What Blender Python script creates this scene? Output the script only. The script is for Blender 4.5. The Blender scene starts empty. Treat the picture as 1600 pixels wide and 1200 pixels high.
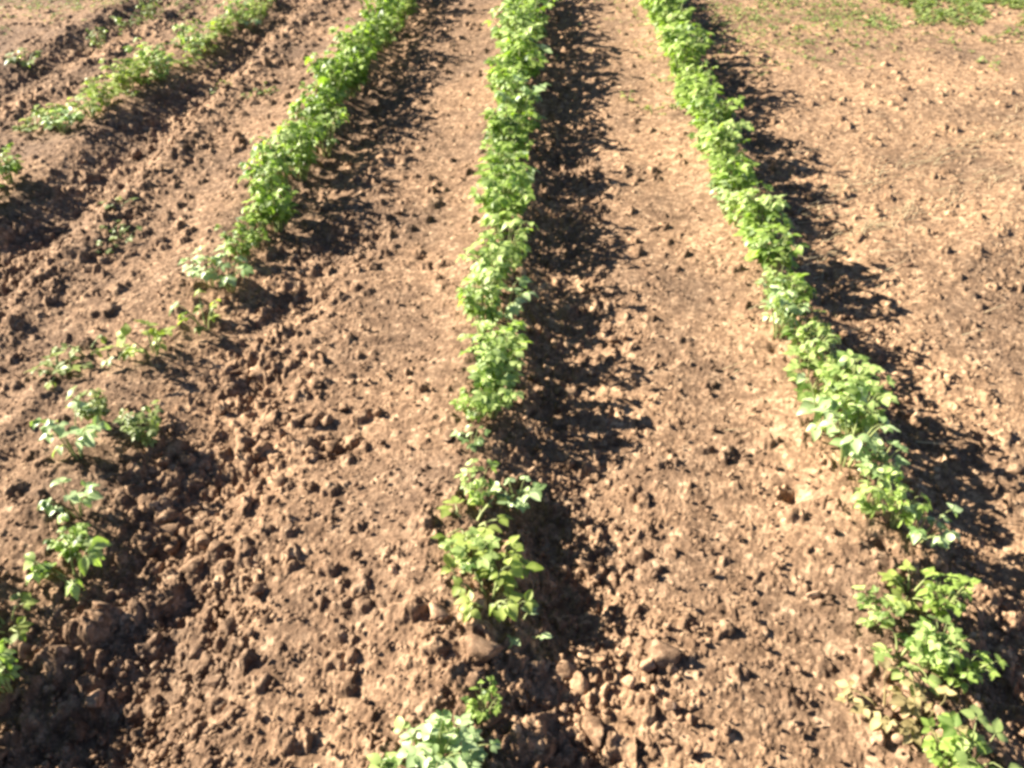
import bpy, math, random
import numpy as np
from mathutils import Vector, Matrix

random.seed(7)
rng = np.random.default_rng(11)
S = bpy.context.scene
COL = S.collection

# ------------------------------------------------------------------ camera
CAM_H, PITCH, YAW, FPX = 1.5, math.radians(37.8), math.radians(2.17), 1250.0
cam_d = bpy.data.cameras.new('camera')
cam_d.sensor_width = 36.0
cam_d.lens = FPX / 1600.0 * 36.0
cam_d.clip_start = 0.05
cam_d.clip_end = 3000.0
cam = bpy.data.objects.new('camera', cam_d)
cam.location = (0, 0, CAM_H)
cam.rotation_euler = (math.pi / 2 - PITCH, 0, YAW)
COL.objects.link(cam)
S.camera = cam

# ------------------------------------------------------------------ sky and sun
SUN_EL = math.radians(28)
az = Vector((-1.0, 0.30, 0)).normalized()
to_sun = Vector((az.x * math.cos(SUN_EL), az.y * math.cos(SUN_EL), math.sin(SUN_EL)))
w = bpy.data.worlds.new('World')
S.world = w
w.use_nodes = True
nt = w.node_tree
bg = nt.nodes['Background']
sky = nt.nodes.new('ShaderNodeTexSky')
sky.sky_type = 'NISHITA'
sky.sun_disc = False
sky.sun_elevation = SUN_EL
sky.sun_rotation = math.atan2(az.x, az.y)
sky.altitude = 1200
sky.air_density = 0.5
sky.dust_density = 0.3
nt.links.new(sky.outputs[0], bg.inputs[0])
bg.inputs[1].default_value = 0.05
sl = bpy.data.lights.new('sun', 'SUN')
sl.energy = 5.0
sl.angle = math.radians(0.5)
sl.color = (1.0, 0.93, 0.80)
so = bpy.data.objects.new('sun', sl)
so.rotation_euler = (-to_sun).to_track_quat('-Z', 'Y').to_euler()
so.location = to_sun * 30
COL.objects.link(so)
S.view_settings.view_transform = 'Standard'
S.view_settings.look = 'None'
S.view_settings.gamma = 1.0
S.view_settings.exposure = 2.12
S.render.engine = 'CYCLES'
S.cycles.filter_width = 3.3
S.cycles.max_bounces = 5
S.cycles.diffuse_bounces = 2
S.cycles.transparent_max_bounces = 4

# ------------------------------------------------------------------ layout helper: a point seen in the photo -> a point on the field
def at(px, py, z=0.0):
    dx, dy = px - 800.0, 600.0 - py
    c, s = math.cos(PITCH), math.sin(PITCH)
    v = Vector((dx, FPX * c + dy * s, -FPX * s + dy * c))
    v = Matrix.Rotation(YAW, 3, 'Z') @ v
    t = (z - CAM_H) / v.z
    return v.x * t, v.y * t

# ------------------------------------------------------------------ noise
PERM = rng.permutation(256)
G = rng.uniform(0, 2 * math.pi, 256)
GX, GY = np.cos(G), np.sin(G)
RT = rng.random((8, 65536))

def gnoise(x, y, seed=0):
    x = x + seed * 17.37; y = y - seed * 9.71
    xi = np.floor(x).astype(np.int64); yi = np.floor(y).astype(np.int64)
    fx = x - xi; fy = y - yi
    u = fx * fx * fx * (fx * (fx * 6 - 15) + 10); v = fy * fy * fy * (fy * (fy * 6 - 15) + 10)
    def g(ix, iy, ax, ay):
        h = PERM[(PERM[ix & 255] + iy) & 255]
        return GX[h] * ax + GY[h] * ay
    a = g(xi, yi, fx, fy); b = g(xi + 1, yi, fx - 1, fy)
    c = g(xi, yi + 1, fx, fy - 1); d = g(xi + 1, yi + 1, fx - 1, fy - 1)
    return (a + (b - a) * u) + ((c + (d - c) * u) - (a + (b - a) * u)) * v

def lumps(x, y, size, dens, seed=0):
    """raised irregular crumbs, one per cell at most; dens may be an array (0..1)"""
    wx = x + 0.5 * size * gnoise(x / size * 2.1, y / size * 2.1, seed + 3)
    wy = y + 0.5 * size * gnoise(x / size * 2.1, y / size * 2.1, seed + 5)
    X = wx / size; Y = wy / size
    xi = np.floor(X).astype(np.int64); yi = np.floor(Y).astype(np.int64)
    out = np.zeros_like(X)
    for i in (-1, 0, 1):
        for j in (-1, 0, 1):
            cx = xi + i; cy = yi + j
            h = (cx * 73856093 ^ cy * 19349663 ^ (seed * 83492791)) & 65535
            px = cx + 0.15 + 0.7 * RT[0][h]; py = cy + 0.15 + 0.7 * RT[1][h]
            on = RT[2][h] < dens
            r = 0.22 + 0.42 * RT[3][h]
            ang = RT[4][h] * 3.1416; st = 0.65 + 0.35 * RT[5][h]
            dx = X - px; dy = Y - py
            u = dx * np.cos(ang) + dy * np.sin(ang); v = (-dx * np.sin(ang) + dy * np.cos(ang)) / st
            de = np.sqrt(u * u + v * v) / r
            k1 = 0.4 + 0.5 * RT[7][h]
            dp = np.maximum(np.maximum(np.abs(u), np.abs(u * 0.5 + v * 0.87)), np.abs(u * k1 - v * 0.8)) / r
            dd = 0.35 * de + 0.65 * dp
            tilt = 1 + 0.9 * (RT[6][h] - 0.5) * u / r + 0.7 * (RT[7][h] - 0.5) * v / r
            hh = np.where(on, np.minimum(np.sqrt(np.clip(1 - dd, 0, 1)) * 1.15, 0.62 + 0.25 * RT[5][h]) * r * tilt, 0)
            out = np.maximum(out, hh)
    return out * size

# ------------------------------------------------------------------ field relief
ROWS = {'C': -0.17, 'R': 0.83, 'L': -1.24, 'LL': -2.26, 'LLL': -3.3}

def G1(x, c, s):
    return np.exp(-((x - c) / s) ** 2)

def zone(x, y):
    """how cloddy the soil is (0 trodden, 1 rough)"""
    z = 0.02 + 0 * x
    z = z + 0.75 * G1(x, ROWS['C'] + 0.24, 0.20)
    z = z + 0.45 * G1(x, ROWS['R'] + 0.24, 0.22)
    z = z + 0.5 * G1(x, ROWS['L'] + 0.34, 0.26)
    z = z + 0.75 * G1(x, ROWS['LL'] + 0.32, 0.30)
    z = z + 0.6 * G1(x, ROWS['LLL'] + 0.30, 0.35)
    z = z + 0.15 * np.clip((-x - 0.9) / 0.6, 0, 1)
    for (px, py, r, dp) in PITS[:12]:
        z = z + 0.7 * np.exp(-((x - px) ** 2 + (y - py) ** 2) / (r * r * 1.6))
    z = z + 0.5 * G1(x, -0.1, 0.3) * np.clip((1.7 - y) / 0.7, 0, 1)
    z = z + 0.2 * gnoise(x * 1.3, y * 1.3, 9)
    return np.clip(z, 0.03, 1)

def relief(x, y):
    x = np.asarray(x, dtype=float); y = np.asarray(y, dtype=float)
    wob = 0.04 * gnoise(y * 0.7 + 0 * x, 0.3 * x, 2)
    u = x + wob
    fade = 1 / (1 + ((np.abs(x) + np.abs(y)) / 60.0) ** 4)
    h = 0 * x
    for k, c in ROWS.items():
        h = h + 0.038 * G1(u, c - 0.03, 0.15) - (0.050 if k == 'C' else 0.035) * G1(u, c + 0.27, 0.15)  # furrow beside each row, deepest at the middle to darken its shadow strip
    near = 1 / (1 + np.exp((y - 3.0) * 4))
    h = h - 0.022 * (1 - near) * G1(u, ROWS['L'] + 0.27, 0.17)  # left furrow deepened up the field so its shadow strip goes darker
    h = h - 0.022 * near * G1(u, ROWS['L'] - 0.03, 0.15) + 0.02 * near * G1(u, ROWS['L'] + 0.27, 0.15)
    h = h + np.exp(-((y - 1.55) / 0.35) ** 2) * 0.026 * G1(u, -1.50, 0.06)
    h = h + 0.030 * G1(u, -1.80, 0.09) + 0.022 * G1(u, -2.85, 0.08)
    # worn ridge across the open ground on the right
    ax, ay = 0.52, 1.0
    d = (x - 2.55) * 0.80 - (y - 4.0) * 0.60
    h = h + 0.018 * np.exp(-(d / 0.10) ** 2) * (x > 1.3) * np.clip((x - 1.3) * 2, 0, 1)
    h = h + 0.030 * gnoise(x * 1.1, y * 1.1, 4) + 0.014 * gnoise(x * 3.1, y * 3.1, 5)
    # pits
    for (px, py, r, dp) in PITS:
        h = h - dp * np.exp(-((x - px) ** 2 + (y - py) ** 2) / (r * r))
    return h * fade

PITS = []  # first batch: hollows shaped to make dark patches; second batch: small holes
for (px, py, r, dp) in ((335, 745, 0.13, 0.055), (225, 860, 0.10, 0.045), (320, 930, 0.14, 0.060), (210, 1080, 0.16, 0.065), (90, 1180, 0.14, 0.055), (415, 600, 0.10, 0.035), (530, 690, 0.06, 0.03),
                        (540, 380, 0.14, 0.04), (460, 470, 0.12, 0.04), (900, 930, 0.12, 0.05), (850, 820, 0.08, 0.04), (1580, 1050, 0.12, 0.04), (820, 690, 0.06, 0.03)):
    X, Y = at(px, py)
    PITS.append((X, Y, r, dp))
for (px, py, r, dp) in ((1236, 778, 0.028, 0.05), (1375, 868, 0.026, 0.035), (660, 400, 0.02, 0.02), (1210, 560, 0.02, 0.02), (1305, 690, 0.015, 0.02)):
    X, Y = at(px, py)
    PITS.append((X, Y, r, dp))

def Hz(x, y):
    return float(relief(np.array([x]), np.array([y]))[0])

# ------------------------------------------------------------------ node helpers
def new_mat(name):
    m = bpy.data.materials.new(name); m.use_nodes = True
    return m, m.node_tree, m.node_tree.nodes['Principled BSDF']

def ramp(nt, src, stops):
    r = nt.nodes.new('ShaderNodeValToRGB')
    e = r.color_ramp.elements
    while len(e) < len(stops): e.new(0.5)
    for i, (p, c) in enumerate(stops):
        e[i].position = p; e[i].color = (*c, 1) if len(c) == 3 else c
    nt.links.new(src, r.inputs[0])
    return r

def noise_node(nt, vec, scale, detail=4, rough=0.6):
    n = nt.nodes.new('ShaderNodeTexNoise')
    n.inputs['Scale'].default_value = scale; n.inputs['Detail'].default_value = detail
    n.inputs['Roughness'].default_value = rough
    nt.links.new(vec, n.inputs['Vector'])
    return n

def mixc(nt, a, b, fac, mode='MIX'):
    m = nt.nodes.new('ShaderNodeMix'); m.data_type = 'RGBA'; m.blend_type = mode
    for sock, v in ((m.inputs[0], fac), (m.inputs[6], a), (m.inputs[7], b)):
        if hasattr(v, 'is_linked') or hasattr(v, 'links'): nt.links.new(v, sock)
        elif isinstance(v, tuple): sock.default_value = (*v, 1)
        else: sock.default_value = v
    return m.outputs[2]

def soil_mat(name, base=1.0, objspace=False):
    m, nt, b = new_mat(name)
    tc = nt.nodes.new('ShaderNodeTexCoord')
    geo = nt.nodes.new('ShaderNodeNewGeometry')
    vec = geo.outputs['Position']
    big = noise_node(nt, vec, 1.5, 5)
    mid = noise_node(nt, vec, 22, 5, 0.7)
    fine = noise_node(nt, vec, 160, 4, 0.7)
    c1 = ramp(nt, mid.outputs[0], [(0.28, (0.120 * base, 0.076 * base, 0.048 * base)), (0.5, (0.232 * base, 0.150 * base, 0.096 * base)), (0.72, (0.390 * base, 0.270 * base, 0.176 * base))])
    c2 = ramp(nt, fine.outputs[0], [(0.25, (0.50, 0.48, 0.46)), (0.5, (0.95, 0.95, 0.95)), (0.75, (1.4, 1.38, 1.34))])
    col = mixc(nt, c1.outputs[0], c2.outputs[0], 1.0, 'MULTIPLY')
    c3 = ramp(nt, big.outputs[0], [(0.36, (0.70, 0.68, 0.68)), (0.60, (1.14, 1.08, 1.01))])
    col = mixc(nt, col, c3.outputs[0], 1.0, 'MULTIPLY')
    vo = nt.nodes.new('ShaderNodeTexVoronoi'); vo.inputs['Scale'].default_value = 75
    nt.links.new(vec, vo.inputs['Vector'])
    sp = nt.nodes.new('ShaderNodeSeparateColor'); nt.links.new(vo.outputs['Color'], sp.inputs[0])
    c4 = ramp(nt, sp.outputs[0], [(0.0, (0.62, 0.60, 0.60)), (0.55, (0.98, 0.98, 0.98)), (0.86, (1.12, 1.12, 1.10)), (0.97, (1.55, 1.62, 1.65))])
    col = mixc(nt, col, c4.outputs[0], 1.0, 'MULTIPLY')
    if name == 'dry_soil':     # paler, drier soil on the open ground
        sx = nt.nodes.new('ShaderNodeSeparateXYZ'); nt.links.new(vec, sx.inputs[0])
        wob = nt.nodes.new('ShaderNodeMath'); wob.operation = 'MULTIPLY_ADD'
        nt.links.new(big.outputs[0], wob.inputs[0]); wob.inputs[1].default_value = 2.0; nt.links.new(sx.outputs[0], wob.inputs[2])
        mr = nt.nodes.new('ShaderNodeMapRange'); nt.links.new(wob.outputs[0], mr.inputs[0])
        mr.inputs[1].default_value = 0.6; mr.inputs[2].default_value = 3.0
        c5 = ramp(nt, mr.outputs[0], [(0.0, (1, 1, 1)), (1.0, (1.26, 1.27, 1.22))])
        col = mixc(nt, col, c5.outputs[0], 1.0, 'MULTIPLY')
    nt.links.new(col, b.inputs['Base Color'])
    b.inputs['Roughness'].default_value = 0.95
    b.inputs['Specular IOR Level'].default_value = 0.12
    bp = nt.nodes.new('ShaderNodeBump')
    bp.inputs['Strength'].default_value = 0.7; bp.inputs['Distance'].default_value = 0.004
    nt.links.new(fine.outputs[0], bp.inputs['Height'])
    nt.links.new(bp.outputs[0], b.inputs['Normal'])
    return m

def leaf_mat(name, c_dark, c_light, trans=0.35, rough=0.5):
    m, nt, b = new_mat(name)
    oi = nt.nodes.new('ShaderNodeObjectInfo')
    geo = nt.nodes.new('ShaderNodeNewGeometry')
    att = nt.nodes.new('ShaderNodeAttribute'); att.attribute_name = 'tone'
    n = noise_node(nt, geo.outputs['Position'], 45, 3)
    add = nt.nodes.new('ShaderNodeMath'); add.operation = 'MULTIPLY_ADD'
    nt.links.new(n.outputs[0], add.inputs[0]); add.inputs[1].default_value = 0.5
    nt.links.new(att.outputs['Fac'], add.inputs[2])
    add2 = nt.nodes.new('ShaderNodeMath'); add2.operation = 'MULTIPLY_ADD'
    nt.links.new(oi.outputs['Random'], add2.inputs[0]); add2.inputs[1].default_value = 0.25
    nt.links.new(add.outputs[0], add2.inputs[2])
    r = ramp(nt, add2.outputs[0], [(0.2, c_dark), (1.25 / 1.4, c_light)])
    nt.links.new(r.outputs[0], b.inputs['Base Color'])
    b.inputs['Roughness'].default_value = rough
    b.inputs['Specular IOR Level'].default_value = 0.38
    tr = nt.nodes.new('ShaderNodeBsdfTranslucent')
    nt.links.new(mixc(nt, r.outputs[0], (1.25, 1.5, 0.45), 1.0, 'MULTIPLY'), tr.inputs[0])
    mx = nt.nodes.new('ShaderNodeMixShader'); mx.inputs[0].default_value = trans
    nt.links.new(b.outputs[0], mx.inputs[1]); nt.links.new(tr.outputs[0], mx.inputs[2])
    nt.links.new(mx.outputs[0], nt.nodes['Material Output'].inputs[0])
    return m

M_SOIL = soil_mat('dry_soil')
M_CLOD = soil_mat('clod_soil', 1.02)
M_PALE = soil_mat('pale_stone', 1.9)
M_GREEN = leaf_mat('leaf_green', (0.030, 0.070, 0.008), (0.29, 0.39, 0.088))
M_BRIGHT = leaf_mat('leaf_bright_green', (0.060, 0.12, 0.014), (0.40, 0.49, 0.17))
M_PALE_SHEEN = leaf_mat('leaf_pale_sheen', (0.13, 0.21, 0.06), (0.43, 0.53, 0.26), 0.25, 0.38)  # pale leaves, with sky gloss and highlight specks lightened into the colour
M_YELLOW = leaf_mat('leaf_yellow_green', (0.11, 0.16, 0.018), (0.36, 0.42, 0.11))
M_DRY = leaf_mat('leaf_dry', (0.12, 0.09, 0.035), (0.34, 0.27, 0.12), 0.2, 0.7)
M_WEED = leaf_mat('leaf_weed', (0.08, 0.12, 0.03), (0.27, 0.32, 0.11))
M_STEM = leaf_mat('stem_green', (0.10, 0.15, 0.04), (0.30, 0.33, 0.12), 0.0, 0.6)
M_STRAW = leaf_mat('straw_dry', (0.32, 0.24, 0.13), (0.62, 0.50, 0.30), 0.0, 0.6)

# ------------------------------------------------------------------ object helpers
def tag(o, label=None, cat=None, group=None, kind=None):
    if label: o['label'] = label
    if cat: o['category'] = cat
    if group: o['group'] = group
    if kind: o['kind'] = kind
    return o

def mesh_np(name, V, F, mat, tone=None, smooth=False):
    """V (n,3) array, F list/array of quads or tris"""
    me = bpy.data.meshes.new(name)
    V = np.asarray(V, dtype=np.float32)
    if isinstance(F, np.ndarray):
        k = F.shape[1]; nf = len(F)
        me.vertices.add(len(V)); me.vertices.foreach_set('co', V.ravel())
        me.loops.add(nf * k); me.loops.foreach_set('vertex_index', F.astype(np.int32).ravel())
        me.polygons.add(nf); me.polygons.foreach_set('loop_start', np.arange(0, nf * k, k, dtype=np.int32))
    else:
        me.from_pydata(V.tolist(), [], F)
    if tone is not None:
        a = me.attributes.new('tone', 'FLOAT', 'POINT'); a.data.foreach_set('value', np.asarray(tone, dtype=np.float32))
    me.update(calc_edges=True)
    if smooth:
        me.polygons.foreach_set('use_smooth', np.ones(len(me.polygons), dtype=bool))
    me.materials.append(mat)
    return me

def link(name, me, parent=None):
    o = bpy.data.objects.new(name, me); COL.objects.link(o)
    if parent: o.parent = parent
    return o

# ------------------------------------------------------------------ ground: one sheet, fine near the camera, reaching the horizon
def build_ground():
    c, s = math.cos(PITCH), math.sin(PITCH)
    ys = [0.15]
    while ys[-1] < 9.0:
        z = ys[-1] * c + CAM_H * s
        ys.append(ys[-1] + 0.0026 * z)
    step = ys[-1] - ys[-2]
    while ys[-1] < 1500:
        step *= 1.25; ys.append(ys[-1] + step)
    lo = [0.15]; step = 0.01
    while lo[-1] > -300:
        step *= 1.25; lo.append(lo[-1] - step)
    ys = np.array(lo[:0:-1] + ys)
    ncol = 1080
    inner = np.linspace(-1, 1, ncol)
    ext = []; step = inner[1] - inner[0]; v = 1.0
    while v < 400:
        step *= 1.3; v += step; ext.append(v)
    ext = np.array(ext)
    ss = np.concatenate([-ext[::-1], inner, ext])
    zz = np.clip(ys, 0.15, 9.0) * c + CAM_H * s
    X = ss[None, :] * (0.74 * zz)[:, None] + 0.02 * zz[:, None]
    Y = np.repeat(ys[:, None], len(ss), 1)
    x = X.ravel(); y = Y.ravel()
    h = relief(x, y)
    near = (np.abs(x) < 14) & (y > -1) & (y < 12)
    xn, yn = x[near], y[near]
    zn = zone(xn, yn)
    hn = lumps(xn, yn, 0.085, 0.45 * zn ** 1.5, 1) * 0.50 + lumps(xn, yn, 0.045, 0.05 + 0.60 * zn, 2) * 0.8
    hn = hn + lumps(xn, yn, 0.021, 0.09 + 0.55 * zn, 3) * 0.62
    hn = hn + lumps(xn, yn, 0.011, 0.55 + 0 * zn, 4) * (0.55 + 0.3 * zn)
    hn = hn + 0.004 * gnoise(xn * 14, yn * 14, 6) + 0.006 * zn * gnoise(xn * 30, yn * 30, 7) + 0.0022 * gnoise(xn * 90, yn * 90, 8)
    h[near] += hn
    V = np.stack([x, y, h], 1)
    nr, nc = len(ys), len(ss)
    idx = np.arange(nr * nc).reshape(nr, nc)
    F = np.stack([idx[:-1, :-1].ravel(), idx[:-1, 1:].ravel(), idx[1:, 1:].ravel(), idx[1:, :-1].ravel()], 1)
    o = link('ground', mesh_np('ground', V, F, M_SOIL, smooth=True))
    tag(o, 'reddish brown tilled field soil between the crop rows', 'ground', kind='structure')
build_ground()

# ------------------------------------------------------------------ leaves and plants
class Bag:
    def __init__(s): s.V = []; s.F = []; s.T = []
    def leaf(s, base, d, up, L, W, fold=0.3, droop=0.4, tone=0.3, rag=0.0):
        d = d.normalized(); side = d.cross(up)
        if side.length < 1e-4: side = Vector((1, 0, 0))
        side.normalize(); n = side.cross(d).normalized()
        prof = [0.10, 0.80, 1.0, 0.78, 0.42, 0.04]
        m = len(prof); i0 = len(s.V); p = Vector(base); ang = 0.0
        for i, wd in enumerate(prof):
            t = i / (m - 1)
            dd = d * math.cos(droop * t * 1.3) - n * math.sin(droop * t * 1.3)
            if i: p = p + dd * (L / (m - 1))
            nn = n * math.cos(droop * t * 1.3) + d * math.sin(droop * t * 1.3)
            for k in (-1, 0, 1):
                wj = wd * W * 0.5 * (1 + (random.uniform(-rag, rag) if k else 0))
                q = p + side * (k * wj) + nn * (abs(k) * wj * fold + (random.uniform(-1, 1) * 0.06 * W if k else 0))
                s.V.append(q[:]); s.T.append(tone + (0.22 if k == 0 else random.uniform(-0.10, 0.06)))
        for i in range(m - 1):
            for k in (0, 1):
                a = i0 + i * 3 + k
                s.F.append((a, a + 1, a + 4, a + 3))
    def tube(s, pts, r0, r1, tone=0.3, n=5):
        i0 = len(s.V); m = len(pts)
        for i, p in enumerate(pts):
            p = Vector(p); q = Vector(pts[min(i + 1, m - 1)]) - Vector(pts[max(i - 1, 0)])
            q.normalize(); a = q.orthogonal().normalized(); b = q.cross(a)
            r = r0 + (r1 - r0) * i / (m - 1)
            for k in range(n):
                t = 2 * math.pi * k / n
                s.V.append((p + a * (r * math.cos(t)) + b * (r * math.sin(t)))[:]); s.T.append(tone)
        for i in range(m - 1):
            for k in range(n):
                s.F.append((i0 + i * n + k, i0 + i * n + (k + 1) % n, i0 + (i + 1) * n + (k + 1) % n, i0 + (i + 1) * n + k))
    def mesh(s, name, mat, smooth=True):
        return mesh_np(name, np.array(s.V), s.F, mat, s.T, smooth)

def trifoliate(b, p, d, size, tone_r=(-0.15, 0.85)):
    """three ovate leaflets at the end of a petiole"""
    up = Vector((random.uniform(-.45, .45), random.uniform(-.45, .45), 1)).normalized()
    flat = Vector((d.x, d.y, d.z * 0.3 + random.uniform(-0.25, 0.15)))
    if flat.length < 0.05: flat = Vector((1, 0, 0))
    flat.normalize()
    base_t = random.uniform(*tone_r)
    for a in (0, 1.25, -1.25):
        dd = Matrix.Rotation(a + random.uniform(-.25, .25), 3, up) @ flat
        L = size * random.uniform(0.8, 1.12) * (1.1 if a == 0 else 0.92)
        b.leaf(p + dd * size * 0.08, dd, up, L, L * random.uniform(0.62, 0.8), random.uniform(0.05, 0.5), random.uniform(0.1, 0.9), base_t + random.uniform(-0.1, 0.1), 0.12)

def make_plant(kind):
    """returns (stem mesh, foliage mesh); unit scale = real metres"""
    st, fo = Bag(), Bag()
    P = dict(dense=(11, 0.18, 4, 0.038, 0.30), medium=(8, 0.16, 3, 0.037, 0.36), sparse=(6, 0.13, 2, 0.048, 0.42),
             low=(5, 0.07, 2, 0.036, 0.7), wither=(6, 0.08, 2, 0.032, 0.9), tiny=(4, 0.035, 1, 0.024, 0.9))[kind]
    ns, hgt, nodes, leafs, spread = P
    for i in range(ns):
        a = 2 * math.pi * (i + random.uniform(-.35, .35)) / ns
        tilt = spread * random.uniform(0.35, 1.15)
        Ls = hgt * random.uniform(0.75, 1.15)
        base = Vector((math.cos(a) * 0.012, math.sin(a) * 0.012, -0.01))
        out = Vector((math.cos(a), math.sin(a), 0))
        pts = []
        for k in range(5):
            t = k / 4
            tt = tilt * (0.5 + 0.6 * t)
            pts.append(base + (out * math.sin(tt) + Vector((0, 0, math.cos(tt)))) * (Ls * t))
        st.tube(pts, 0.0035, 0.0018, random.uniform(0.1, 0.5))
        for k in range(nodes):
            t = 1.0 if k == 0 else random.uniform(0.35, 0.85)
            j = min(3, int(t * 4)); f = t * 4 - j
            p = pts[j].lerp(pts[j + 1], f)
            a2 = a + random.uniform(-1.3, 1.3) * (1 if k else 0.4)
            d = Vector((math.cos(a2), math.sin(a2), random.uniform(0.1, 0.9))).normalized()
            pe = p + d * random.uniform(0.015, 0.045) * (leafs / 0.06)
            st.tube([p, (p + pe) / 2 + Vector((0, 0, 0.004)), pe], 0.0017, 0.0012, 0.4, 4)
            trifoliate(fo, pe, d, leafs * random.uniform(0.75, 1.15))
    if kind in ('dense', 'medium'):
        for k in range(4 if kind == 'dense' else 2):
            a = random.uniform(0, 6.28); r = random.uniform(0, 0.04)
            trifoliate(fo, Vector((math.cos(a) * r, math.sin(a) * r, hgt * random.uniform(0.85, 1.1))), Vector((math.cos(a), math.sin(a), 0.5)), leafs)
    return st, fo

LIB = {}
def lib(kind, mat, n):
    key = (kind, mat.name)
    if key not in LIB:
        L = []
        for _ in range(n):
            st, fo = make_plant(kind)
            sm = M_DRY if kind == 'wither' and mat is M_DRY else M_STEM
            L.append((st.mesh('stem', sm), fo.mesh('foliage', mat)))
        LIB[key] = L
    return LIB[key]

def copy_thing(src, children):
    r = src.copy(); COL.objects.link(r)
    for ch in children:
        c = ch.copy(); COL.objects.link(c); c.parent = r
    return r

SRC = {}
def plant(x, y, kind, mat, scale, label, group, name='crop_plant', cat='crop plant', nvar=6):
    L = lib(kind, mat, nvar)
    i = random.randrange(len(L))
    key = (name, kind, mat.name, i)
    if key not in SRC:
        root = bpy.data.objects.new(name, None); COL.objects.link(root); root.empty_display_size = 0.05
        a = link('stem', L[i][0], root); b = link('foliage', L[i][1], root)
        SRC[key] = (root, [a, b])
    else:
        root = copy_thing(*SRC[key])
    root.location = (x, y, Hz(x, y) + 0.004)
    root.rotation_euler = (random.uniform(-.12, .12), random.uniform(-.12, .12), random.uniform(0, 6.28))
    q = random.uniform(0.86, 1.14)
    root.scale = (scale * q, scale * q, scale * random.uniform(0.66, 1.30))
    tag(root, label, cat, group)
    return root

def walk(pts, step, jx, jy):
    """points along a line given as seen in the photo (leaf height about 9 cm)"""
    W = [Vector(at(px, py, 0.10)) for px, py in pts]
    out = []; carry = 0.0
    for a, b in zip(W[:-1], W[1:]):
        L = (b - a).length; t = carry
        while t < L:
            p = a.lerp(b, t / L)
            out.append((p.x + random.gauss(0, jx), p.y + random.uniform(-jy, jy)))
            t += step * random.uniform(0.8, 1.2)
        carry = t - L
    return out

GC = 'crop plants of the middle row'; GR = 'crop plants of the right hand row'
GL = 'crop plants of the left row'; GLL = 'crop plants of the far left row'

def pick(*opts):
    r = random.random() * sum(o[0] for o in opts)
    for o in opts:
        r -= o[0]
        if r <= 0: return o[1], o[2]
    return opts[-1][1], opts[-1][2]

def sc_far(y):      # the crop stands taller farther up the field
    return 0.92 + 0.46 * min(1, max(0, (y - 1.8) / 4.0))

# middle row, unbroken stretch
for x, y in walk([(772, 620), (768, 560), (776, 480), (784, 400), (792, 300), (800, 200), (812, 90), (822, 0), (828, -45)], 0.115, 0.026, 0.03):
    k, m = pick((5, 'dense', M_GREEN), (4, 'dense', M_BRIGHT), (2, 'medium', M_BRIGHT), (1.6, 'medium', M_PALE_SHEEN), (0.7, 'sparse', M_PALE_SHEEN), (1.0, 'low', M_GREEN))
    lab = ('bushy green crop plant in the unbroken far stretch of the middle row' if y > 3.6 else
           'leafy green crop plant in the unbroken central stretch of the middle row')
    plant(x, y, k, m, sc_far(y), lab, GC)
# right hand row, unbroken stretch
for x, y in walk([(1238, 500), (1210, 440), (1190, 380), (1150, 300), (1112, 220), (1080, 140), (1050, 60), (1022, 0), (1005, -40)], 0.115, 0.022, 0.03):
    k, m = pick((6, 'dense', M_GREEN), (3, 'dense', M_BRIGHT), (2, 'medium', M_BRIGHT), (1.3, 'medium', M_PALE_SHEEN), (0.5, 'sparse', M_PALE_SHEEN), (1.0, 'low', M_GREEN))
    lab = ('bushy green crop plant in the unbroken far stretch of the right hand row' if y > 3.8 else
           'leafy green crop plant in the thinner middle stretch of the right hand row')
    plant(x, y, k, m, sc_far(y) * 0.88, lab, GR)
# left row, unbroken stretch
for x, y in walk([(418, 318), (440, 280), (480, 220), (520, 150), (560, 90), (600, 30), (625, -15), (640, -45)], 0.115, 0.028, 0.03):
    k, m = pick((6, 'dense', M_GREEN), (3, 'dense', M_BRIGHT), (2, 'medium', M_BRIGHT), (1, 'medium', M_YELLOW))
    lab = ('bushy green crop plant in the far stretch of the left row' if y > 4.8 else
           'bushy green crop plant in the near half of the unbroken left row')
    plant(x, y, k, m, sc_far(y) * 0.88, lab, GL).scale.z *= 1.15

# single plants, each where it stands: (px, py at leaf height, kind, material, scale, label)
def singles(rows, group):
    for px, py, k, m, s, lab in rows:
        x, y = at(px, py, 0.08 * s if k in ('dense', 'medium', 'sparse') else 0.03)
        r = plant(x, y, k, m, s * 0.92, lab, group)
        if group == GL: r.scale.z *= 1.25
        if group == GLL: r.scale.z *= 0.75

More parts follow.
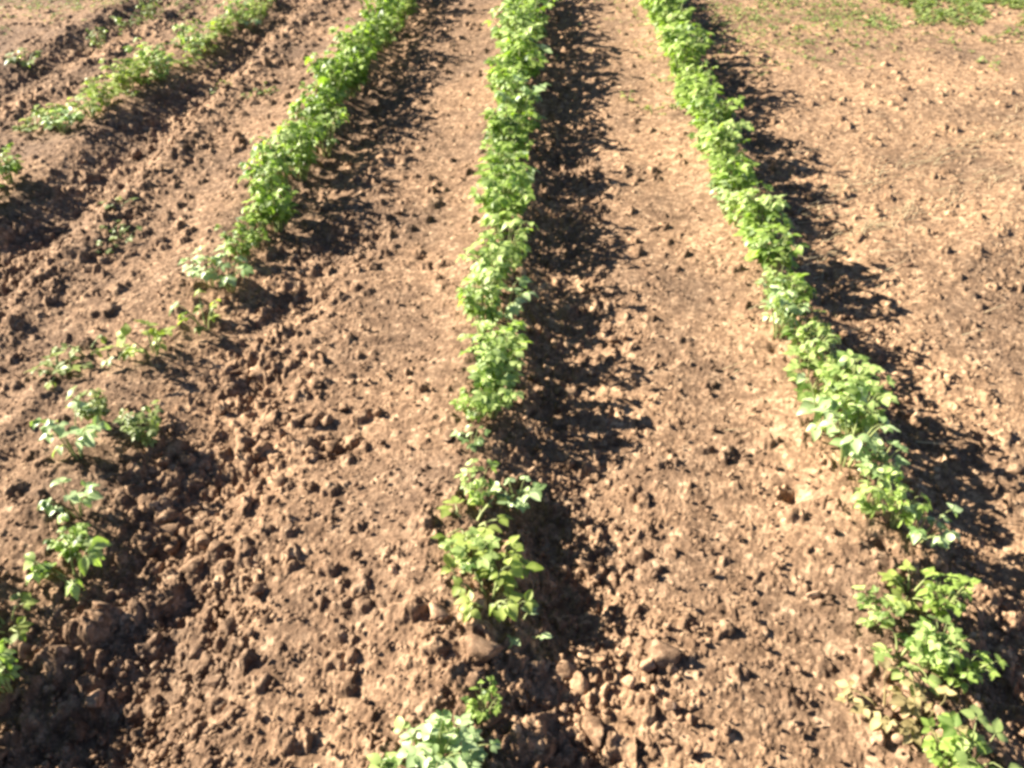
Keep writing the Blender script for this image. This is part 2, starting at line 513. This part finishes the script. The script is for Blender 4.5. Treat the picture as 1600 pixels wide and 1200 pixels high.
singles([
    (742, 650, 'medium', M_GREEN, 0.62, 'small dark green crop plant at the lower end of the unbroken middle row'),
    (738, 698, 'sparse', M_PALE_SHEEN, 0.5, 'small pale crop plant in the middle row just above the bare gap'),
    (808, 765, 'sparse', M_PALE_SHEEN, 0.70, 'pale leaved crop plant with upright whitish leaves below the gap in the middle row'),
    (742, 785, 'medium', M_BRIGHT, 0.55, 'thin crop plant reaching a dark leaf to the left in the middle row'),
    (738, 830, 'low', M_YELLOW, 1.15, 'low yellowish crop plant with open soil around it in the middle row'),
    (742, 880, 'medium', M_BRIGHT, 0.68, 'light green crop plant in the lower clump of the middle row'),
    (785, 885, 'sparse', M_YELLOW, 0.75, 'pale yellow green crop plant on the shaded side of the lower middle clump'),
    (765, 945, 'wither', M_YELLOW, 1.1, 'drooping yellow crop plant at the foot of the lower middle clump'),
    (812, 975, 'tiny', M_PALE_SHEEN, 1.3, 'tiny whitish seedling at the edge of the shadow below the middle clump'),
    (756, 1118, 'medium', M_GREEN, 0.42, 'small dark green crop plant near the bottom edge of the middle row'),
    (715, 1178, 'medium', M_PALE_SHEEN, 0.62, 'pale light green crop plant beside the broad leaved one at the bottom edge'),
    (682, 1192, 'medium', M_PALE_SHEEN, 0.70, 'pale leaved crop plant cut by the bottom edge in the middle row'),
    (655, 1205, 'low', M_BRIGHT, 0.9, 'low bright green crop plant at the bottom edge left of the pale one'),
], GC)
singles([
    (1262, 520, 'low', M_YELLOW, 1.1, 'thin yellowish crop plant in the weak spot of the right hand row'),
    (1258, 560, 'medium', M_BRIGHT, 0.75, 'small crop plant just above the lush clump of the right hand row'),
    (1300, 572, 'low', M_WEED, 1.2, 'small dull green crop plant beside the weak spot in the right hand row'),
    (1268, 605, 'medium', M_BRIGHT, 0.95, 'leafy light green crop plant at the upper end of the lush clump'),
    (1320, 618, 'dense', M_BRIGHT, 0.85, 'leafy crop plant on the shaded side of the lush clump'),
    (1285, 655, 'sparse', M_PALE_SHEEN, 1.1, 'pale broad leaved crop plant on the sunny side of the lush clump'),
    (1335, 668, 'dense', M_BRIGHT, 0.85, 'bushy light green crop plant in the middle of the lush clump'),
    (1325, 712, 'sparse', M_PALE_SHEEN, 0.95, 'very pale broad leaved crop plant at the lower part of the lush clump'),
    (1370, 728, 'medium', M_PALE_SHEEN, 0.9, 'pale crop plant overhanging the shadow beside the lush clump'),
    (1352, 790, 'medium', M_BRIGHT, 0.8, 'yellow green crop plant just below the lush clump'),
    (1398, 815, 'medium', M_GREEN, 0.6, 'dark green crop plant with its shadow thrown over the ridge'),
    (1440, 832, 'sparse', M_PALE_SHEEN, 0.6, 'crop plant with one long pale leaf pointing right'),
    (1368, 965, 'medium', M_BRIGHT, 0.58, 'spreading light green crop plant on the left of the ring of plants'),
    (1420, 930, 'low', M_YELLOW, 0.9, 'low yellowish crop plant at the top of the ring of plants'),
    (1478, 940, 'medium', M_GREEN, 0.6, 'dark green crop plant on the right of the ring of plants'),
    (1450, 1035, 'dense', M_BRIGHT, 0.55, 'bushy green crop plant at the bottom of the ring of plants'),
    (1405, 1030, 'low', M_BRIGHT, 0.9, 'low light green crop plant on the sunny side of the ring of plants'),
    (1500, 1050, 'medium', M_GREEN, 0.55, 'deep green crop plant in the shadow below the ring of plants'),
    (1385, 1110, 'wither', M_DRY, 0.85, 'withered straw coloured crop plant near the bottom right corner'),
    (1440, 1135, 'wither', M_DRY, 0.9, 'withered yellow crop plant touching the last green leaves at bottom right'),
    (1522, 1185, 'sparse', M_BRIGHT, 0.85, 'broad leaved green crop plant cut by the bottom edge at right'),
    (1478, 1190, 'medium', M_GREEN, 0.65, 'small green crop plant at the bottom edge beside the broad leaved one'),
], GR)
singles([
    (408, 338, 'dense', M_BRIGHT, 0.72, 'small bushy crop plant directly below the near end of the unbroken left row'),
    (396, 362, 'medium', M_GREEN, 0.80, 'narrow crop plant where the left row thins out'),
    (378, 385, 'dense', M_GREEN, 0.70, 'dark green crop plant standing just below the unbroken left row'),
    (355, 425, 'sparse', M_PALE_SHEEN, 0.95, 'whitish broad leaved crop plant at the end of the left row'),
    (325, 428, 'sparse', M_PALE_SHEEN, 0.8, 'small pale crop plant leaning left at the end of the left row'),
    (318, 500, 'wither', M_YELLOW, 1.0, 'faint yellow crop plant in the gap of the left row'),
    (238, 548, 'low', M_YELLOW, 1.25, 'low yellow green crop plant alone in the gap of the left row'),
    (150, 645, 'dense', M_WEED, 0.62, 'dull green crop plant above the pale plants of the left row'),
    (112, 692, 'sparse', M_PALE_SHEEN, 0.9, 'pale whitish crop plant beside the dull green one in the left row'),
    (225, 668, 'dense', M_WEED, 0.62, 'low olive green crop plant on the cloddy edge of the left row'),
    (112, 785, 'sparse', M_PALE_SHEEN, 0.66, 'very pale crop plant at the top of the lower left clump'),
    (110, 850, 'dense', M_GREEN, 0.50, 'dark leaved crop plant in the middle of the lower left clump'),
    (108, 890, 'low', M_BRIGHT, 0.95, 'bright green crop plant at the foot of the lower left clump'),
    (4, 968, 'low', M_YELLOW, 1.0, 'yellow green crop plant cut by the left edge'),
    (-4, 1055, 'medium', M_BRIGHT, 0.55, 'bright green crop plant cut by the left edge below the yellowish one'),
    (-75, 1010, 'dense', M_GREEN, 0.75, 'bushy crop plant standing half outside at the left edge'),
    (-95, 1120, 'dense', M_GREEN, 0.85, 'second bushy crop plant just beyond the left edge of the view'),
    (-85, 900, 'medium', M_GREEN, 0.8, 'upright crop plant just beyond the left edge above the bushy ones'),
], GL)
for x, y in walk([(430, -20), (370, 22), (300, 72), (210, 118), (150, 155), (60, 200)], 0.11, 0.035, 0.03):
    k, m = pick((4, 'medium', M_YELLOW), (2, 'medium', M_BRIGHT), (3, 'low', M_YELLOW), (1, 'sparse', M_PALE_SHEEN))
    if random.random() < 0.2: continue
    plant(x, y, k, m, random.uniform(0.6, 0.9), 'yellow green crop plant filling in the patchy far left row', GLL)
singles([
    (398, 8, 'medium', M_YELLOW, 1.3, 'yellow green crop plant highest up in the far left row'),
    (372, 18, 'medium', M_BRIGHT, 1.3, 'bright crop plant next to the highest one in the far left row'),
    (345, 40, 'medium', M_YELLOW, 1.1, 'yellowish crop plant third from the top in the far left row'),
    (318, 58, 'sparse', M_YELLOW, 1.1, 'thin crop plant fourth from the top in the far left row'),
    (298, 75, 'low', M_WEED, 1.5, 'low dull crop plant beside the gap of the far left row'),
    (236, 98, 'medium', M_BRIGHT, 1.2, 'bright green crop plant at the top of the middle clump in the far left row'),
    (212, 112, 'dense', M_YELLOW, 1.1, 'bushy yellow green crop plant of the middle clump in the far left row'),
    (190, 130, 'medium', M_YELLOW, 1.15, 'yellow green crop plant of the middle clump beside the thin one'),
    (165, 150, 'sparse', M_YELLOW, 1.0, 'thin crop plant at the foot of the middle clump in the far left row'),
    (132, 175, 'low', M_PALE_SHEEN, 1.4, 'low pale crop plant between the two clumps of the far left row'),
    (100, 185, 'medium', M_PALE_SHEEN, 1.0, 'whitish crop plant of the lower clump in the far left row'),
    (75, 178, 'medium', M_YELLOW, 1.0, 'yellowish crop plant of the lower clump in the far left row'),
    (52, 195, 'low', M_YELLOW, 1.4, 'low yellow crop plant left of the whitish one in the far left row'),
    (10, 270, 'dense', M_GREEN, 1.05, 'bushy green crop plant cut by the left edge in the far left row'),
    (-18, 290, 'medium', M_GREEN, 1.1, 'green crop plant at the very left edge of the far left row'),
    (-50, 310, 'dense', M_GREEN, 1.1, 'green crop plant just outside the left edge in the far left row'),
], GLL)
singles([
    (232, 8, 'medium', M_WEED, 0.95, 'dull crop plant nearest the upper end of the top left corner row'),
    (196, 28, 'low', M_WEED, 1.5, 'low dull crop plant second in the top left corner row'),
    (150, 55, 'medium', M_WEED, 0.8, 'small upright dull crop plant third in the top left corner row'),
    (40, 100, 'low', M_WEED, 1.3, 'low dull crop plant nearest the left edge in the top left corner row'),
], 'crop plants of the top left corner row')

# ------------------------------------------------------------------ weeds
def seedlings(n, x0, x1, y0, y1, label, group, mats=(M_WEED, M_WEED, M_YELLOW), smin=0.6, smax=1.3):
    for _ in range(n):
        px, py = random.uniform(x0, x1), random.uniform(y0, y1)
        x, y = at(px, py)
        plant(x, y, 'tiny', random.choice(mats), random.uniform(smin, smax), label, group, 'weed_seedling', 'weed', 4)
seedlings(7, 330, 420, 100, 160, 'small weed seedling on the soil between the far left row and the left row', 'weed seedlings in the upper left')
seedlings(5, 160, 240, 320, 400, 'small weed seedling on the soil below the far left row', 'weed seedlings below the far left row')
seedlings(6, 60, 180, 540, 600, 'small weed seedling on the soil left of the gap in the left row', 'weed seedlings beside the gap')
seedlings(6, 980, 1060, 120, 190, 'small weed seedling close to the sunny side of the right hand row', 'weed seedlings beside the right hand row', (M_YELLOW, M_WEED))
seedlings(5, 1150, 1560, 60, 200, 'small weed seedling on the open ground on the right', 'weed seedlings on the open ground')

def ground_cover():
    b = Bag()
    for _ in range(5200):
        r = random.random()
        if r < 0.62:
            px = 1680 - abs(random.gauss(0, 300)); py = random.gauss(4, 24)
            py += (1600 - px) * -0.02
        elif r < 0.82:
            px, py = random.gauss(1230, 130), random.gauss(30, 34)
        else:
            px, py = random.uniform(-60, 320), random.gauss(-15, 25)
        if py < -75 or py > 115: continue
        if r < 0.62 and gnoise(np.array([px / 70.0]), np.array([py / 30.0]), 3)[0] < -0.1: continue
        x, y = at(px, py); h = Hz(x, y)
        for k in range(random.randint(3, 6)):
            a = random.uniform(0, 6.28)
            d = Vector((math.cos(a), math.sin(a), random.uniform(0.2, 1.2))).normalized()
            L = random.uniform(0.010, 0.034) * (1.6 if r < 0.62 and px > 1350 else 1)
            b.leaf(Vector((x, y, h + 0.004)) + d * 0.006, d, Vector((0, 0, 1)), L, L * random.uniform(0.25, 0.6), 0.2, 0.5, random.uniform(0, 0.6))
    o = link('ground_cover', b.mesh('ground_cover', M_WEED))
    tag(o, 'thin cover of low green weeds at the far edge of the field', 'weeds', kind='stuff')
ground_cover()

# ------------------------------------------------------------------ clods, stones, crumbs, straw
def ico(sub):
    import bmesh
    bm = bmesh.new(); bmesh.ops.create_icosphere(bm, subdivisions=sub, radius=1)
    V = np.array([v.co[:] for v in bm.verts]); F = np.array([[v.index for v in f.verts] for f in bm.faces])
    bm.free(); return V, F
IV2, IF2 = ico(3); IV1, IF1 = ico(1)

def clod_verts(V, seed, amp=0.5):
    r = np.random.default_rng(seed)
    off = r.uniform(0, 50, 3)
    n = gnoise(V[:, 0] * 1.6 + off[0], V[:, 1] * 1.6 + V[:, 2] * 1.1 + off[1], seed % 13)
    n2 = gnoise(V[:, 0] * 4 + V[:, 2] * 3 + off[1], V[:, 1] * 4 - V[:, 2] * 2 + off[2], seed % 7)
    W = V * (1 + amp * 1.6 * n + amp * 0.5 * n2)[:, None]
    # broken flat faces
    for _ in range(10):
        d = r.normal(size=3); d /= np.linalg.norm(d); lim = r.uniform(0.38, 0.72)
        p = W @ d; W = W - np.where(p > lim, p - lim, 0)[:, None] * d[None, :] * 0.85
    return W * np.array([1.25, r.uniform(0.6, 1.1), r.uniform(0.6, 0.95)])

CLOD_ME = [mesh_np('soil_clod', clod_verts(IV2, 100 + i), IF2, M_CLOD) for i in range(10)]
STONE_ME = [mesh_np('pale_clod', clod_verts(IV2, 300 + i, 0.25), IF2, M_PALE) for i in range(3)]

def clod(x, y, r, label, group=None, me=None, name='soil_clod', cat='soil clod'):
    o = link(name, me or random.choice(CLOD_ME))
    o.location = (x, y, Hz(x, y) + r * 0.38)
    o.rotation_euler = (random.uniform(-.5, .5), random.uniform(-.5, .5), random.uniform(0, 6.28))
    o.scale = (r, r, r)
    tag(o, label, cat, group)
    return o

def clods(n, pts, spread, rmin, rmax, label, group):
    for _ in range(int(n * 0.68)):
        i = random.randrange(len(pts) - 1); t = random.random()
        px = pts[i][0] * (1 - t) + pts[i + 1][0] * t; py = pts[i][1] * (1 - t) + pts[i + 1][1] * t
        x, y = at(px, py)
        x += random.gauss(0, spread); y += random.gauss(0, spread * 0.6)
        clod(x, y, rmin * 0.7 + (rmax * 1.1 - rmin * 0.7) * random.random() ** 2.2, label, group)
clods(130, [(330, 700), (260, 880), (190, 1040), (60, 1180)], 0.11, 0.010, 0.030, 'rough brown soil clod in the broken ground of the bottom left shadows', 'soil clods at the bottom left')
clods(56, [(380, 560), (420, 640), (530, 690)], 0.09, 0.012, 0.032, 'rough brown soil clod in the loose patch above the bottom left shadows', 'soil clods above the bottom left shadows')
clods(45, [(900, 880), (900, 640), (905, 480), (905, 320)], 0.09, 0.010, 0.026, 'soil clod lying in the shadow strip right of the middle row', 'soil clods in the middle row shadow')
clods(36, [(780, 1020), (900, 1060), (870, 1180)], 0.13, 0.012, 0.034, 'soil clod near the bottom edge below the middle row shadow', 'soil clods at the bottom centre')
clods(30, [(540, 380), (570, 260), (630, 130)], 0.14, 0.012, 0.032, 'soil clod lying in the wide shadow beside the left row', 'soil clods in the left row shadow')
clods(24, [(1440, 700), (1530, 830), (1590, 1000), (1570, 1180)], 0.12, 0.012, 0.032, 'soil clod in the shadow right of the right hand row', 'soil clods in the right hand row shadow')
clods(30, [(60, 340), (170, 270), (300, 170), (400, 90)], 0.12, 0.014, 0.034, 'soil clod in the shadow below the far left row', 'soil clods in the far left row shadow')
clods(14, [(640, 760), (690, 560), (680, 640)], 0.10, 0.010, 0.022, 'small soil clod on the sunny side of the middle row', 'soil clods left of the middle row')
for px, py, r, lab in ((690, 985, 0.030, 'pale tan stone left of the foot of the middle row'),
                       (1262, 632, 0.012, 'small pale stone left of the lush right hand clump'),
                       (1268, 935, 0.015, 'small pale stone left of the ring of plants'),
                       (130, 1068, 0.030, 'pale lump of soil among the bottom left shadows'),
                       (615, 905, 0.016, 'small light stone on the path left of the middle row'),
                       (1420, 415, 0.014, 'small light stone on the open ground right of the shadows')):
    x, y = at(px, py); clod(x, y, r, lab, None, random.choice(STONE_ME), 'stone', 'stone')

for i in range(16):
    x, y = at(random.uniform(1360, 1470), random.uniform(1070, 1190))
    clod(x, y, random.uniform(0.012, 0.027), 'pale dry clod among the withered plants near the bottom right corner', 'pale clods near the bottom right corner', random.choice(STONE_ME))
for i in range(10):
    x, y = at(random.uniform(1395, 1450), random.uniform(960, 1010))
    clod(x, y, random.uniform(0.010, 0.020), 'pinkish clod inside the ring of plants in the right hand row', 'clods inside the ring of plants', random.choice(CLOD_ME))

def crumbs():
    n = 14000
    Vs, Fs = [], []; o = 0
    tpl = [clod_verts(IV1, 500 + i, 0.3) for i in range(12)]
    pts = []
    while len(pts) < n:
        py = random.uniform(-60, 1260); px = random.uniform(-80, 1680)
        x, y = at(px, py)
        pts.append((x, y))
    P = np.array(pts)
    z = zone(P[:, 0], P[:, 1]); h = relief(P[:, 0], P[:, 1])
    keep = rng.random(len(P)) < (0.35 + 0.65 * z)
    for (x, y), hh in zip(P[keep], h[keep]):
        r = 0.003 + 0.008 * random.random() ** 2.2
        a = random.uniform(0, 6.28); c, s = math.cos(a), math.sin(a)
        V = tpl[random.randrange(12)] * r
        W = np.stack([V[:, 0] * c - V[:, 1] * s + x, V[:, 0] * s + V[:, 1] * c + y, V[:, 2] + hh + r * 0.6 + 0.006], 1)
        Vs.append(W); Fs.append(IF1 + o); o += len(V)
    ob = link('soil_crumbs', mesh_np('soil_crumbs', np.concatenate(Vs), np.concatenate(Fs), M_CLOD))
    tag(ob, 'loose crumbs of soil strewn over the whole field', 'soil crumbs', kind='stuff')
crumbs()

def straw():
    b = Bag()
    for _ in range(330):
        r = random.random()
        if r < 0.8:
            t = random.random(); px = 1250 + 370 * t; py = (330 if random.random() < 0.55 else 400) - 150 * t + random.gauss(0, 11)
        else:
            px, py = random.uniform(1150, 1600), random.uniform(60, 700)
        x, y = at(px, py); h = Hz(x, y) + 0.009
        a = random.gauss(0.5, 0.35); L = random.uniform(0.03, 0.13)
        d = Vector((math.cos(a), math.sin(a), random.uniform(-0.05, 0.12)))
        p = Vector((x, y, h)); k = Vector((random.uniform(-.004, .004), random.uniform(-.004, .004), 0.003))
        b.tube([p - d * L / 2, p + k, p + d * L / 2], 0.0016, 0.0010, random.uniform(0, .9), 4)
    o = link('straw', b.mesh('straw', M_STRAW))
    tag(o, 'dry straw bits strewn over the open ground on the right', 'straw', kind='stuff')
straw()

# pale broken clods near the bottom centre
for px, py, r, lab in ((985, 1062, 0.018, 'whitish broken clod on the left of the pale group at bottom centre'),
                       (1010, 1042, 0.021, 'whitish broken clod at the top of the pale group at bottom centre'),
                       (1022, 1078, 0.012, 'small pale clod between the larger whitish ones at bottom centre'),
                       (1042, 1105, 0.018, 'pale pinkish clod lowest in the group at bottom centre')):
    x, y = at(px, py)
    o = clod(x, y, r, lab, None, random.choice(STONE_ME))
    o.scale = (r * 0.75, r * 1.3, r)
    o.location.z += 0.012
